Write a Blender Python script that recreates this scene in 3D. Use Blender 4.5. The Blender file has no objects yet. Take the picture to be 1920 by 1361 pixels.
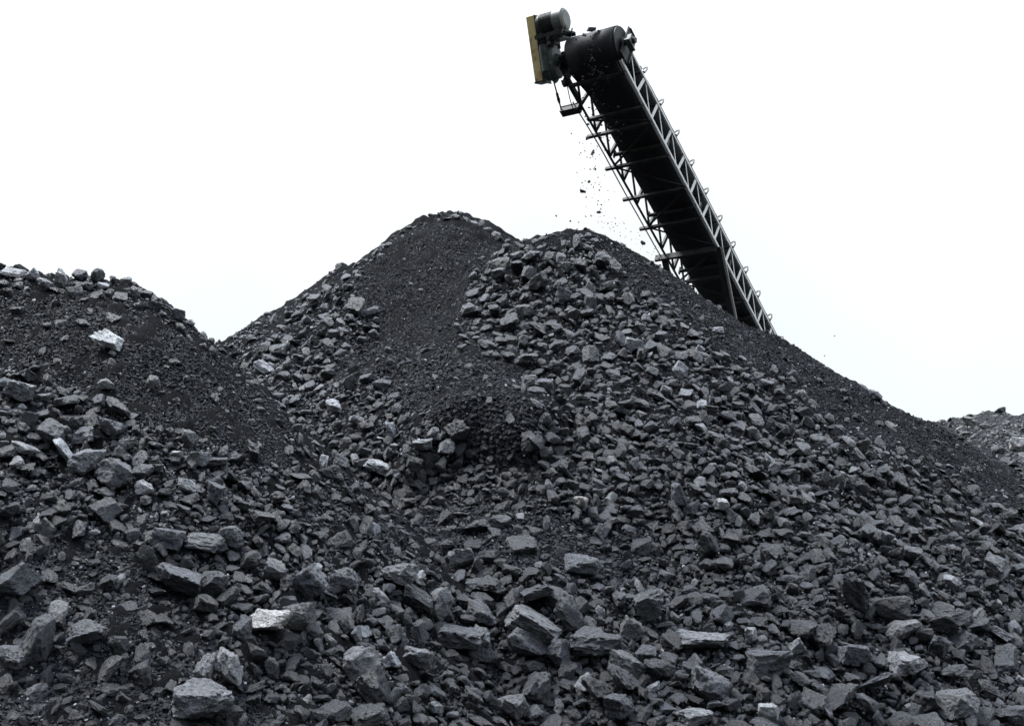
import bpy, math, random
import numpy as np
from mathutils import Vector, Matrix
rng = np.random.default_rng(7)
random.seed(7)
S = bpy.context.scene
COL = S.collection
# ------------------------------------------------------------------ camera
F, YH, CX, CY, CAMZ = 2318.0, 1120.0, 960.0, 680.5, 1.7      # focal length and horizon of the 1920 x 1361 photograph
TH = math.atan((YH-CY)/F); CT, ST = math.cos(TH), math.sin(TH)
cam = bpy.data.cameras.new("camera"); cam.sensor_width = 36.0; cam.lens = 36.0*F/1920.0
cam.clip_start = 0.1; cam.clip_end = 5000
camo = bpy.data.objects.new("camera", cam); COL.objects.link(camo)
camo.location = (0, 0, CAMZ); camo.rotation_euler = (math.pi/2+TH, 0, 0)
S.camera = camo
# ------------------------------------------------------------------ overcast sky
SUN_EL, SUN_AZ = math.radians(64), math.radians(298)          # high on the left of the camera (azimuth clockwise from +Y)
world = bpy.data.worlds.new("World"); S.world = world; world.use_nodes = True
nt = world.node_tree; nd = nt.nodes; lk = nt.links
bg = nd["Background"]; bg.inputs["Strength"].default_value = 0.1
sky = nd.new("ShaderNodeTexSky"); sky.sky_type = 'NISHITA'; sky.sun_disc = False
sky.sun_elevation = SUN_EL; sky.sun_rotation = SUN_AZ; sky.air_density = 1.0; sky.dust_density = 4.0
tc = nd.new("ShaderNodeTexCoord"); sp = nd.new("ShaderNodeSeparateXYZ"); lk.new(tc.outputs["Generated"], sp.inputs[0])
noi = nd.new("ShaderNodeTexNoise"); noi.inputs["Scale"].default_value = 2.2; noi.inputs["Detail"].default_value = 5
lk.new(tc.outputs["Generated"], noi.inputs["Vector"])
ov = nd.new("ShaderNodeValToRGB")                              # cloud deck: brighter overhead than at the horizon
ov.color_ramp.elements[0].position = 0.0; ov.color_ramp.elements[0].color = (9.9, 10.7, 10.9, 1)
el = ov.color_ramp.elements.new(.36); el.color = (10.6, 10.9, 11.1, 1)
ov.color_ramp.elements[-1].position = 1.0; ov.color_ramp.elements[0].color = (8.8, 9.8, 10.08, 1)
ov.color_ramp.elements[-1].color = (24.0, 27.6, 33.2, 1) # ov.color_ramp.elements[1].color = (32.0, 33.8, 36.6, 1)
lk.new(sp.outputs[2], ov.inputs[0])
mr = nd.new("ShaderNodeMapRange"); mr.inputs[1].default_value = 0.35; mr.inputs[2].default_value = 0.7
mr.inputs[3].default_value = 0.94; mr.inputs[4].default_value = 1.0
lk.new(noi.outputs[0], mr.inputs[0])
mx = nd.new("ShaderNodeMix"); mx.data_type = 'RGBA'
lk.new(mr.outputs[0], mx.inputs[0]); lk.new(sky.outputs[0], mx.inputs[6]); lk.new(ov.outputs[0], mx.inputs[7])
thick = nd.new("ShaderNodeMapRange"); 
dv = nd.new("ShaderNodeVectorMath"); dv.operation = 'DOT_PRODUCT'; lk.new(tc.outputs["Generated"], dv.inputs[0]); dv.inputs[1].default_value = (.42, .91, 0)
lk.new(dv.outputs["Value"], thick.inputs[0])     # sky dimming behind the camera, added to keep camera-facing sides dark
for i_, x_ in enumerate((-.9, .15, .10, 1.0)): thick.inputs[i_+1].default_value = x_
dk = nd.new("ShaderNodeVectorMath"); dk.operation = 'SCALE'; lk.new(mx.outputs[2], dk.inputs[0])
vr = nd.new("ShaderNodeMapRange"); lk.new(noi.outputs[0], vr.inputs[0])
for i_, x_ in enumerate((.35, .65, .95, 1.07)): vr.inputs[i_+1].default_value = x_
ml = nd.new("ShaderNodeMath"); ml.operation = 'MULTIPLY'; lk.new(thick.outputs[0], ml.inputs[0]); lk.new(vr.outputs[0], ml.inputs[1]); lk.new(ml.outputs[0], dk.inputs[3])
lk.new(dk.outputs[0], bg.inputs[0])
sun = bpy.data.lights.new("sun", 'SUN'); sun.energy = 4.2; sun.angle = math.radians(24); sun.color = (1, .99, .98)
suno = bpy.data.objects.new("sun", sun); COL.objects.link(suno)
sd = Vector((math.sin(SUN_AZ)*math.cos(SUN_EL), math.cos(SUN_AZ)*math.cos(SUN_EL), math.sin(SUN_EL)))
suno.rotation_euler = sd.to_track_quat('Z', 'Y').to_euler(); suno.location = (0, -20, 40)
S.view_settings.view_transform = 'Standard'; S.view_settings.look = 'None'
S.view_settings.exposure = 0.0; S.view_settings.gamma = 1.0

# ------------------------------------------------------------------ helpers
def ray(px, py):                       # photograph pixel -> (x/y, z/y) of its line of sight
    up = (CY-np.asarray(py, float))/F; r = (np.asarray(px, float)-CX)/F
    y = CT-up*ST; z = ST+up*CT
    return r/y, z/y
def P(px, py, D):
    a, b = ray(px, py); return np.array([a*D, D, CAMZ+b*D])
def proj(p):
    p = np.asarray(p, float); x, y, z = p[..., 0], p[..., 1], p[..., 2]-CAMZ
    fw = y*CT+z*ST; up = -y*ST+z*CT
    return CX+F*x/fw, CY-F*up/fw
def hsh(ix, iy, iz):
    h = (ix.astype(np.uint32)*np.uint32(374761393)+iy.astype(np.uint32)*np.uint32(668265263)+iz.astype(np.uint32)*np.uint32(2246822519))
    h = (h ^ (h >> np.uint32(13)))*np.uint32(1274126177); h = h ^ (h >> np.uint32(16))
    return h.astype(np.float64)/4294967295.0
def vnoise(x, y, z=None):
    if z is None: z = np.zeros_like(x)
    fx, fy, fz = np.floor(x), np.floor(y), np.floor(z)
    ix, iy, iz = fx.astype(np.int64), fy.astype(np.int64), fz.astype(np.int64)
    tx, ty, tz = x-fx, y-fy, z-fz
    tx, ty, tz = [t*t*(3-2*t) for t in (tx, ty, tz)]
    r = 0
    for dx in (0, 1):
        for dy in (0, 1):
            for dz in (0, 1):
                w = (tx if dx else 1-tx)*(ty if dy else 1-ty)*(tz if dz else 1-tz)
                r = r+w*hsh(ix+dx, iy+dy, iz+dz)
    return r*2-1
def fbm(x, y, z=None, o=4):
    r = 0; a = 1.0; s = 1.0
    for i in range(o):
        r = r+a*vnoise(x*s+17.3*i, y*s-9.1*i, None if z is None else z*s+3.7*i); a *= .5; s *= 2.03
    return r
def tag(o, label=None, cat=None, group=None, kind=None):
    if label: o["label"] = label
    if cat: o["category"] = cat
    if group: o["group"] = group
    if kind: o["kind"] = kind
    return o
def np_mesh(name, V, faces, mat, attrs=None, smooth=False):
    """V (n,3), faces (m,k) all with the same k"""
    me = bpy.data.meshes.new(name); V = np.ascontiguousarray(V, np.float32); faces = np.ascontiguousarray(faces, np.int32)
    m, k = faces.shape
    me.vertices.add(len(V)); me.vertices.foreach_set("co", V.ravel())
    me.loops.add(m*k); me.loops.foreach_set("vertex_index", faces.ravel())
    me.polygons.add(m); me.polygons.foreach_set("loop_start", np.arange(0, m*k, k, dtype=np.int32))
    me.polygons.foreach_set("loop_total", np.full(m, k, np.int32))
    me.polygons.foreach_set("use_smooth", np.full(m, smooth, bool))
    for nme, a in (attrs or {}).items():
        at = me.attributes.new(nme, 'FLOAT_VECTOR', 'POINT'); at.data.foreach_set("vector", np.ascontiguousarray(a, np.float32).ravel())
    me.materials.append(mat); me.update(calc_edges=True)
    return me
def link(name, me, parent=None):
    o = bpy.data.objects.new(name, me); COL.objects.link(o)
    if parent: o.parent = parent
    return o

# ------------------------------------------------------------------ materials
def newmat(name):
    m = bpy.data.materials.new(name); m.use_nodes = True
    n = m.node_tree.nodes; return m, n, m.node_tree.links, n["Principled BSDF"]
def noise(n, l, vec, scale, detail=4, rough=.55):
    t = n.new("ShaderNodeTexNoise"); t.inputs["Scale"].default_value = scale; t.inputs["Detail"].default_value = detail
    t.inputs["Roughness"].default_value = rough; l.new(vec, t.inputs["Vector"]); return t.outputs[0]
def maprange(n, l, src, a, b, c, d):
    t = n.new("ShaderNodeMapRange"); l.new(src, t.inputs[0])
    for i, x in enumerate((a, b, c, d)): t.inputs[i+1].default_value = x
    return t.outputs[0]
def math_(n, l, op, a, b):
    t = n.new("ShaderNodeMath"); t.operation = op
    for i, x in enumerate((a, b)):
        if isinstance(x, (int, float)): t.inputs[i].default_value = x
        else: l.new(x, t.inputs[i])
    return t.outputs[0]
def scale_col(n, l, col, fac):
    t = n.new("ShaderNodeVectorMath"); t.operation = 'SCALE'; l.new(col, t.inputs[0]); l.new(fac, t.inputs[3]); return t.outputs[0]
def coal_material(name="coal", gloss=.95, dull=0.0):
    m, n, l, b = newmat(name)
    a = n.new("ShaderNodeAttribute"); a.attribute_name = "col"
    c = n.new("ShaderNodeAttribute"); c.attribute_name = "lc"
    mp = n.new("ShaderNodeMapping"); mp.inputs["Scale"].default_value = (1, 1, 4.5); l.new(c.outputs["Vector"], mp.inputs["Vector"])
    lay = noise(n, l, mp.outputs[0], 3.0, 5, .65)              # bedding streaks
    fine = noise(n, l, c.outputs["Vector"], 7.0, 6, .7)
    pat = noise(n, l, c.outputs["Vector"], 1.5, 3)
    grain = noise(n, l, c.outputs["Vector"], 19.0, 3, .75)
    k = math_(n, l, 'MULTIPLY', maprange(n, l, lay, .3, .72, .65, 1.45), maprange(n, l, fine, .32, .68, .4, 1.75))
    k = math_(n, l, 'MULTIPLY', k, maprange(n, l, pat, .35, .65, .7, 1.35))
    k = math_(n, l, 'MULTIPLY', k, maprange(n, l, grain, .38, .62, .5, 1.6))
    l.new(scale_col(n, l, a.outputs["Color"], k), b.inputs["Base Color"])
    l.new(maprange(n, l, fine, .3, .7, .20+dull, .44+dull), b.inputs["Roughness"])
    b.inputs["Specular IOR Level"].default_value = gloss
    h = math_(n, l, 'ADD', math_(n, l, 'MULTIPLY', lay, .45), math_(n, l, 'ADD', fine, math_(n, l, 'MULTIPLY', grain, .55)))
    bp = n.new("ShaderNodeBump"); bp.inputs["Strength"].default_value = .75; bp.inputs["Distance"].default_value = .035
    l.new(h, bp.inputs["Height"]); l.new(bp.outputs[0], b.inputs["Normal"])
    return m
def fines_material(name, dark, pale, rough=.75):
    m, n, l, b = newmat(name)
    tc = n.new("ShaderNodeTexCoord"); v = tc.outputs["Object"]
    big = noise(n, l, v, .9, 5); fine = noise(n, l, v, 38, 5, .7); grit = noise(n, l, v, 120, 3, .7)
    k = math_(n, l, 'MULTIPLY', maprange(n, l, big, .3, .7, .2, 1.0), maprange(n, l, fine, .35, .7, .1, 1.3))
    x = n.new("ShaderNodeMix"); x.data_type = 'RGBA'; l.new(k, x.inputs[0]); x.inputs[6].default_value = (*dark, 1); x.inputs[7].default_value = (*pale, 1)
    l.new(x.outputs[2], b.inputs["Base Color"]); b.inputs["Roughness"].default_value = rough
    b.inputs["Specular IOR Level"].default_value = .04
    h = math_(n, l, 'ADD', fine, math_(n, l, 'MULTIPLY', grit, .5))
    bp = n.new("ShaderNodeBump"); bp.inputs["Strength"].default_value = .9; bp.inputs["Distance"].default_value = .06
    l.new(h, bp.inputs["Height"]); l.new(bp.outputs[0], b.inputs["Normal"])
    return m
def paint(name, col, rough=.5, metal=0.0, dirt=None, amount=.5, scale=6.0, bump=.15):
    m, n, l, b = newmat(name)
    tc = n.new("ShaderNodeTexCoord"); v = tc.outputs["Object"]
    f = noise(n, l, v, scale, 6, .65)
    x = n.new("ShaderNodeMix"); x.data_type = 'RGBA'
    l.new(maprange(n, l, f, .62-amount*.3, .74-amount*.2, 0, 1), x.inputs[0])
    x.inputs[6].default_value = (*col, 1); x.inputs[7].default_value = (*(dirt or [c*.5 for c in col]), 1)
    l.new(x.outputs[2], b.inputs["Base Color"]); b.inputs["Roughness"].default_value = rough; b.inputs["Metallic"].default_value = metal
    g = noise(n, l, v, scale*8, 4)
    bp = n.new("ShaderNodeBump"); bp.inputs["Strength"].default_value = bump; bp.inputs["Distance"].default_value = .01
    l.new(g, bp.inputs["Height"]); l.new(bp.outputs[0], b.inputs["Normal"])
    return m
M_COAL = coal_material()
M_SLACK = coal_material("dusty_slack", .35, .15)
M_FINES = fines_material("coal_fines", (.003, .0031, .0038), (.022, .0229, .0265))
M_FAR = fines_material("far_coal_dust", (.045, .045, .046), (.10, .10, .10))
M_FALL = fines_material("falling_dust", (.015, .015, .017), (.09, .09, .095))
M_GROUND = fines_material("dirty_ground", (.015, .015, .016), (.05, .05, .05))
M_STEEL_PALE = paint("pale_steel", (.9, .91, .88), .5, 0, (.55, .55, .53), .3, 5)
M_STEEL_DARK = paint("dark_and_shaded_steel", (.035, .037, .036), .6, 0, (.012, .012, .012), .6, 5)  # dark steel; also carries the left truss's shade as colour
M_BELT = paint("belt_rubber", (.012, .012, .014), .68, 0, (.022, .022, .024), .6, 9)
M_YELLOW = paint("guard_yellow", (.96, .80, .36), .55, 0, (.42, .22, .10), .42, 3.2)
M_MOTOR = paint("motor_grey", (.075, .082, .08), .5, 0, (.03, .032, .03), .5, 7)
M_COWL = paint("cowl_grey", (.20, .215, .195), .45, 0, (.16, .17, .15), .5, 6)
M_GEAR = paint("gearbox_green", (.10, .125, .115), .5, 0, (.035, .04, .036), .55, 5)

# ------------------------------------------------------------------ the heaps: every crest point sheds a slope at the angle of repose
def crest(pts, step=.14):
    W = np.array([P(*p) for p in pts]); out = []
    for a, b in zip(W[:-1], W[1:]):
        n = max(1, int(np.linalg.norm(b-a)/step)); out += [a+(b-a)*i/n for i in range(n)]
    out.append(W[-1]); return np.array(out)
HEAPS = {
 'left': dict(s=.86, drop=.05, pts=[(-700, 480, 13.5), (-300, 478, 13.5), (0, 491, 13.5), (120, 504, 13.5), (240, 518, 13.5), (290, 553, 13.4), (340, 596, 13.3), (410, 675, 13.2), (470, 730, 13.0), (545, 805, 12.6), (600, 860, 12.3)]),
 'cone': dict(s=.75, drop=.05, pts=[(985, 444.2, 20.3), (1010, 438.6, 20.2), (1065, 424.4, 20.2), (1100, 423.6, 20.2), (1130, 435.6, 20.2), (1240, 513.6, 20.3), (1300, 575, 20.4), (1450, 620, 20.5), (1560, 692.8, 20.6), (1640, 757, 20.6), (1740, 786, 20.6), (1820, 850, 20.6), (1920, 935, 20.6), (2100, 1060, 20.6)]),
 'rear': dict(s=.78, drop=.03, pts=[(200, 790, 22.6), (300, 720, 22.6), (410, 675, 22.6), (480, 627, 22.6), (560, 590, 22.6), (650, 495, 22.6), (700, 485, 22.5), (760, 447, 22.5), (800, 407.4, 22.5), (860, 397.2, 22.5), (905, 411.8, 22.6), (950, 475, 22.7), (1000, 510, 22.8)]),
 'far': dict(s=.5, drop=.05, pts=[(1600, 830, 38), (1700, 803, 38), (1740, 786, 38), (1790, 778.6, 38), (1850, 766, 38), (1880, 768, 38), (1920, 770.8, 38), (2050, 742, 38), (2300, 760, 38), (2700, 800, 38)]),
}
for h in HEAPS.values():
    h['c'] = crest(h['pts'], .14 if h is not HEAPS['far'] else .4); h['c'][:, 2] -= h['drop']
BENCH = False; SC = None                                        # the slumped bench of fine coal between the two peaks
def heap_z(name, x, y):
    h = HEAPS[name]; r0 = .06; best = np.full(x.shape, -99.0); near_ = np.full(x.shape, 1e9)
    for cx, cy, cz in h['c']:
        d2 = (x-cx)**2+(y-cy)**2; np.minimum(near_, d2, out=near_)
        np.maximum(best, cz+h['s']*r0-h['s']*np.sqrt(d2+r0*r0), out=best)
    sd = {'left': 1., 'cone': 31., 'rear': 57., 'far': 83.}[name]
    g = fbm(x*.55+sd, y*.55-sd, None, 3)*.16+fbm(x*2.1-sd, y*2.1+sd, None, 3)*.055
    if name in ('left', 'rear'): g = g+fbm(x*3.4+sd, y*.42, None, 2)*.055
    z = best+g*np.clip((best+.3)/1.5, 0, 1)*np.clip(np.sqrt(near_)/1.6, .22, 1)
    if name != 'far' and BENCH: z = z+bench(x, y)
    return z
def ground_z(x, y): return fbm(x*.2, y*.2, None, 3)*.10-.06
def bench(x, y):
    p = (x-SC[0])/1.05; q = -(y-SC[1])+.22*fbm(x*1.6, y*1.6, None, 2)-.35*p*p
    ramp = np.clip((q+2.4)/2.4, 0, 1)**1.6*np.sqrt(1-np.clip(q/.30, 0, 1)**2)
    return .72*np.clip(1-p*p, 0, 1)**.7*ramp
NAMES = ('left', 'cone', 'rear', 'far')
def top_z(x, y):
    z = ground_z(x, y); idx = np.full(x.shape, -1)
    for i, n in enumerate(NAMES):
        hz = heap_z(n, x, y); idx = np.where(hz > z, i, idx); z = np.maximum(z, hz)
    return z, idx
# view-independent survey of the terrain on a grid of bearings and distances, for laying lumps on it
TX = np.linspace(-.80, .80, 1430); YD = np.geomspace(3.5, 62, 900)
GX, GY = np.meshgrid(TX, YD, indexing='ij')
def survey():
    global GZ, GI, GM
    GZ, GI = top_z(GX*GY, GY); GM = np.maximum.accumulate((GZ-CAMZ)/GY, 1)
survey()
def hit(px, py):                                                # where a line of sight meets the terrain
    tx, tz = ray(px, py); tx = np.atleast_1d(tx); tz = np.atleast_1d(tz)
    ix = np.clip(np.round((tx-TX[0])/(TX[1]-TX[0])).astype(int), 0, len(TX)-1)
    D = np.full(tx.shape, np.nan); I = np.full(tx.shape, -2)
    for k in range(len(tx)):
        j = np.searchsorted(GM[ix[k]], tz[k])
        if j < len(YD):
            if j > 0:
                e0, e1 = GM[ix[k], j-1], GM[ix[k], j]; f = (tz[k]-e0)/max(e1-e0, 1e-9); D[k] = YD[j-1]+(YD[j]-YD[j-1])*f
            else: D[k] = YD[0]
            I[k] = GI[ix[k], j]
    return np.stack([tx*D, D, CAMZ+tz*D], 1), I
SC = hit([900], [850])[0][0]; BENCH = True; survey()
def normal(x, y, e=.12):
    z0 = top_z(x, y)[0]; zx = top_z(x+e, y)[0]; zy = top_z(x, y+e)[0]
    n = np.stack([-(zx-z0)/e, -(zy-z0)/e, np.ones_like(x)], 1); return n/np.linalg.norm(n, axis=1)[:, None]

# ground: one sheet to the horizon
gx = np.concatenate([-np.geomspace(900, 60, 10), np.linspace(-50, 50, 101), np.geomspace(60, 900, 10)]); gy = gx+20
A, B = np.meshgrid(gx, gy, indexing='ij'); V = np.stack([A, B, ground_z(A, B)], -1).reshape(-1, 3)
n1 = len(gy); i, j = np.meshgrid(np.arange(len(gx)-1), np.arange(n1-1), indexing='ij'); q = (i*n1+j).ravel()
g = link("ground", np_mesh("ground", V, np.stack([q, q+n1, q+n1+1, q+1], 1), M_GROUND, smooth=True)); g["kind"] = "structure"

HEAP_OBJ = {}
LAB = {'left': "dark heap of fine coal on the left, big lumps along its crest",
       'cone': "cone heap of lump coal growing under the conveyor head",
       'rear': "tallest coal heap with a smooth fine face and a peaked top, behind the cone",
       'far': "brownish grey far coal heap past the foot of the cone"}
for ni, nme in enumerate(NAMES):
    h = HEAPS[nme]; c = h['c']
    lo = max(3.2, c[:, 1].min()-(c[:, 2].max()+.3)/h['s']); hi = c[:, 1].max()+(c[:, 2].max()+.3)/h['s']
    tx = np.concatenate([np.arange(-.86, -.56, .004), np.arange(-.56, .56, .0013), np.arange(.56, .86, .004)])
    if nme == 'far': tx = np.arange(.16, .9, .002)
    ycr = c[:, 1].max()+.6
    yd = np.concatenate([np.geomspace(lo, ycr, int(math.log(ycr/lo)/.0042)), np.geomspace(ycr, hi, 60)[1:]])
    A, B = np.meshgrid(tx, yd, indexing='ij'); X = A*B
    Z = heap_z(nme, X, B); T, _ = top_z(X, B)
    if nme == 'rear': Z = Z+np.maximum(0, fbm(X*3.1+5, B*3.1, None, 3))*.07*np.exp(-np.abs(B-22.5)/1.2)
    Zs = Z+fbm(X*9, B*9, None, 3)*.022+(np.abs(fbm(X*4.5, B*4.5, None, 3))*.05-.02 if nme == 'left' else 0)
    V = np.stack([X, B, Zs], -1).reshape(-1, 3); n1 = len(yd)
    keep = (Z > T-.12)&(Z > -.25)
    i, j = np.meshgrid(np.arange(len(tx)-1), np.arange(n1-1), indexing='ij')
    kq = keep[:-1, :-1]|keep[1:, :-1]|keep[:-1, 1:]|keep[1:, 1:]
    q = (i*n1+j)[kq]; Fq = np.stack([q, q+n1, q+n1+1, q+1], 1)
    used = np.unique(Fq); rm = np.zeros(len(V), int); rm[used] = np.arange(len(used))
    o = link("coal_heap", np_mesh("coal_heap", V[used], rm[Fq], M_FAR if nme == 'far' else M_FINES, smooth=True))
    tag(o, LAB[nme], "coal heap"); HEAP_OBJ[nme] = o

# ------------------------------------------------------------------ lump shapes
def ico(level):
    t = (1+5**.5)/2
    v = [(-1, t, 0), (1, t, 0), (-1, -t, 0), (1, -t, 0), (0, -1, t), (0, 1, t), (0, -1, -t), (0, 1, -t), (t, 0, -1), (t, 0, 1), (-t, 0, -1), (-t, 0, 1)]
    f = [(0, 11, 5), (0, 5, 1), (0, 1, 7), (0, 7, 10), (0, 10, 11), (1, 5, 9), (5, 11, 4), (11, 10, 2), (10, 7, 6), (7, 1, 8), (3, 9, 4), (3, 4, 2), (3, 2, 6), (3, 6, 8), (3, 8, 9), (4, 9, 5), (2, 4, 11), (6, 2, 10), (8, 6, 7), (9, 8, 1)]
    v = [np.array(p)/np.linalg.norm(p) for p in v]
    for _ in range(level):
        mid = {}; nf = []
        def m(a, b):
            k = (min(a, b), max(a, b))
            if k not in mid: p = v[a]+v[b]; v.append(p/np.linalg.norm(p)); mid[k] = len(v)-1
            return mid[k]
        for a, b, c in f:
            x, y, z = m(a, b), m(b, c), m(c, a); nf += [(a, x, z), (b, y, x), (c, z, y), (x, y, z)]
        f = nf
    return np.array(v), np.array(f, np.int32)
ICO = {l: ico(l) for l in range(5)}
def rock(level, flat=None, long=None, square=False):
    """a broken lump: a convex block cut by random cleavage planes, chipped and layered"""
    d, f = ICO[level]
    q = Matrix.Rotation(rng.uniform(0, 6.28), 3, Vector(rng.normal(size=3)).normalized()); d = d@np.array(q)
    N = []; D = []; boxy = .22 if square else rng.choice([.15, .35, .6])
    for ax in np.eye(3):                                        # blocky cleat: six rough faces
        for s in (1, -1):
            nn = ax*s+rng.normal(size=3)*boxy; N.append(nn/np.linalg.norm(nn)); D.append(rng.uniform(.58, .95))
    for _ in range(rng.integers(4, 8) if square else rng.integers(5, 12)):
        nn = rng.normal(size=3); N.append(nn/np.linalg.norm(nn)); D.append(rng.uniform(.55, 1.0))
    N = np.array(N); D = np.array(D)
    c = d@N.T; r = np.where(c > 1e-3, D/np.maximum(c, 1e-3), 9).min(1); r = np.minimum(r, 1.25)
    V = d*r[:, None]
    step = rng.choice([0, .015, .05])
    if level >= 2:
        o = rng.uniform(0, 50, 3); n1 = fbm(V[:, 0]*2.2+o[0], V[:, 1]*2.2+o[1], V[:, 2]*2.2+o[2], 3)
        st = np.floor(V[:, 2]*5+n1*1.2+o[0]); hs = hsh(st.astype(np.int64), st.astype(np.int64)*3, st.astype(np.int64)*0)
        n2 = fbm(V[:, 0]*7+o[1], V[:, 1]*7+o[2], V[:, 2]*7+o[0], 2) if level >= 3 else 0
        chips = np.minimum(0, fbm(V[:, 0]*3.3+o[2], V[:, 1]*3.3+o[0], V[:, 2]*3.3+o[1], 2)+.12)
        V = V*(1+.10*n1+.035*n2+.16*chips+(step*(hs-.5) if level >= 3 else 0))[:, None]
    a = np.array([1, long or rng.uniform(.5, .98), flat or rng.choice([rng.uniform(.22, .40), rng.uniform(.30, .55), rng.uniform(.42, .85)])])
    V = V*a; V = V/np.abs(V).max()
    return V, f
POOL = {l: [rock(l) for _ in range({0: 24, 1: 30, 2: 40, 3: 40}[l])] for l in (0, 1, 2, 3)}
def rot_batch(nrm, jit, n):
    """frames whose third axis lies near the surface normal, spun at random"""
    w = nrm+rng.normal(size=(n, 3))*jit; w /= np.linalg.norm(w, axis=1)[:, None]
    t = rng.normal(size=(n, 3)); u = np.cross(t, w); u /= np.linalg.norm(u, axis=1)[:, None]; v = np.cross(w, u)
    return np.stack([u, v, w], 2)                               # columns
def tone(n, med, sig=.5, pale=.04):
    a = np.exp(rng.normal(math.log(med*.60), sig*1.3, n)); k = rng.random(n) < pale
    a = np.where(k, rng.uniform(.09, .30, n), a); return np.clip(a, .010, .5)
def colour(a, warm=0.0):
    a = np.atleast_1d(a).astype(float); n = len(a); k = np.clip((.12-a)/.10, 0, 1)      # black coal reads blue, pale stone does not
    tint = np.stack([0.97-.08*k+rng.normal(size=n)*.014+warm*.16, np.full(n, .995), 1.06+.24*k+rng.normal(size=n)*.025-warm*.34], 1)
    return a[:, None]*tint

# ------------------------------------------------------------------ zones of coarse and fine coal (traced on the photograph, laid on the terrain)
ZONES = [
 ('apron', [(-300, 300), (2220, 300), (2220, 1700), (-300, 1700)]),
 ('cone', [(985, 430), (1100, 415), (1250, 490), (1480, 630), (1780, 800), (1960, 940), (2200, 1080), (2200, 1120), (1250, 1030), (1000, 930), (990, 720), (880, 640), (872, 520), (960, 445)]),
 ('coneright', [(1130, 430), (1250, 500), (1330, 560), (1480, 620), (1760, 780), (1830, 800), (1960, 930), (2200, 1080), (2200, 1000), (1980, 990), (1830, 930), (1620, 830), (1470, 720), (1330, 660), (1240, 560), (1150, 480)]),
 ('rleft', [(380, 660), (500, 580), (650, 480), (760, 420), (730, 470), (690, 520), (660, 570), (700, 640), (640, 650), (620, 780), (760, 900), (620, 930), (520, 800), (440, 700)]),
 ('rface', [(800, 395), (870, 385), (920, 405), (965, 450), (935, 480), (890, 520), (875, 590), (870, 650), (760, 650), (690, 600), (655, 565), (690, 510), (715, 465)]),
 ('slump', [(600, 600), (680, 610), (760, 640), (880, 640), (985, 690), (1010, 790), (1000, 880), (900, 890), (830, 830), (740, 760), (650, 690)]),
 ('lface', [(-300, 500), (0, 510), (240, 540), (300, 570), (420, 640), (560, 800), (600, 870), (500, 900), (390, 830), (180, 760), (0, 690), (-300, 690)]),
 ('ltoe', [(-300, 690), (0, 690), (180, 760), (390, 830), (500, 900), (420, 960), (200, 1000), (-300, 1000)]),
 ('lowleft', [(-300, 1000), (200, 1000), (330, 1080), (420, 1200), (520, 1361), (520, 1700), (-300, 1700)]),
 ('midband', [(520, 900), (760, 900), (1000, 930), (1250, 1030), (1200, 1090), (900, 1060), (640, 1040), (540, 980)]),
 ('hollow', [(520, 760), (620, 740), (760, 800), (840, 860), (1000, 890), (1010, 960), (760, 940), (560, 900)]),
 ('bottom', [(460, 1110), (700, 1080), (1000, 1120), (1300, 1120), (1600, 1130), (2220, 1160), (2220, 1700), (520, 1700), (520, 1361), (430, 1220)]),
 ('far', [(1735, 788), (1760, 770), (1860, 740), (2220, 720), (2220, 1060), (1960, 925), (1830, 805)]),
]
SPEC = {  # class: coverage, smallest, largest (photograph pixels); med tone, pale share
 'apron':     dict(big=(.35, 32, 58), mid=(2.0, 13, 32), small=(1.2, 7, 13), chip=(.6, 3, 7), med=.030, pale=.05),
 'bottom':    dict(big=(1.0, 36, 78), mid=(2.4, 14, 36), small=(1.1, 7, 14), chip=(.45, 3.5, 7), med=.028, pale=.05),
 'hollow':    dict(mid=(1.7, 12, 28), small=(.9, 6, 12), chip=(.6, 3, 6), med=.022, pale=.06),
 'cone':      dict(big=(.18, 32, 48), mid=(2.6, 14, 32), small=(1.0, 7, 14), chip=(.35, 3, 7), med=.031, pale=.06),
 'coneright': dict(mid=(.16, 12, 28), small=(.30, 5, 12), chip=(1.5, 1.8, 4.6), med=.009, pale=.025),
 'rleft':     dict(big=(.08, 30, 44), mid=(2.4, 12, 30), small=(1.0, 6, 12), chip=(.4, 3, 6), med=.050, pale=.10),
 'rface':     dict(mid=(.012, 9, 16), small=(.12, 4, 8), chip=(1.4, 1.6, 4.0), med=.0075, pale=.012),
 'slump':     dict(mid=(.12, 11, 20), small=(1.1, 5, 11), chip=(1.0, 2.5, 5), med=.015, pale=.012),
 'lface':     dict(big=(.012, 30, 46), mid=(.14, 11, 30), small=(.45, 5, 11), chip=(1.5, 1.8, 5.2), med=.009, pale=.02),
 'ltoe':      dict(big=(.40, 34, 62), mid=(1.6, 13, 34), small=(1.2, 6, 13), chip=(.8, 3, 7), med=.030, pale=.10),
 'lowleft':   dict(big=(.34, 38, 84), mid=(.8, 15, 38), small=(.9, 7, 15), chip=(1.5, 2.5, 7), med=.015, pale=.03),
 'midband':   dict(big=(.20, 34, 60), mid=(1.1, 13, 34), small=(1.0, 6, 13), chip=(1.1, 2.5, 6), med=.019, pale=.03),
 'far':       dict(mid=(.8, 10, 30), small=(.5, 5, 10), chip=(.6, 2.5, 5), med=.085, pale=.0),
}
def inpoly(x, y, poly):
    r = np.zeros(x.shape, bool); n = len(poly)
    for k in range(n):
        x0, y0 = poly[k]; x1, y1 = poly[(k+1) % n]
        if y0 == y1: continue
        c = ((y0 > y) != (y1 > y))&(x < (x1-x0)*(y-y0)/(y1-y0)+x0); r ^= c
    return r
ZS = 4; zx, zy = np.meshgrid(np.arange(-300, 2220, ZS), np.arange(300, 1700, ZS))
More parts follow.
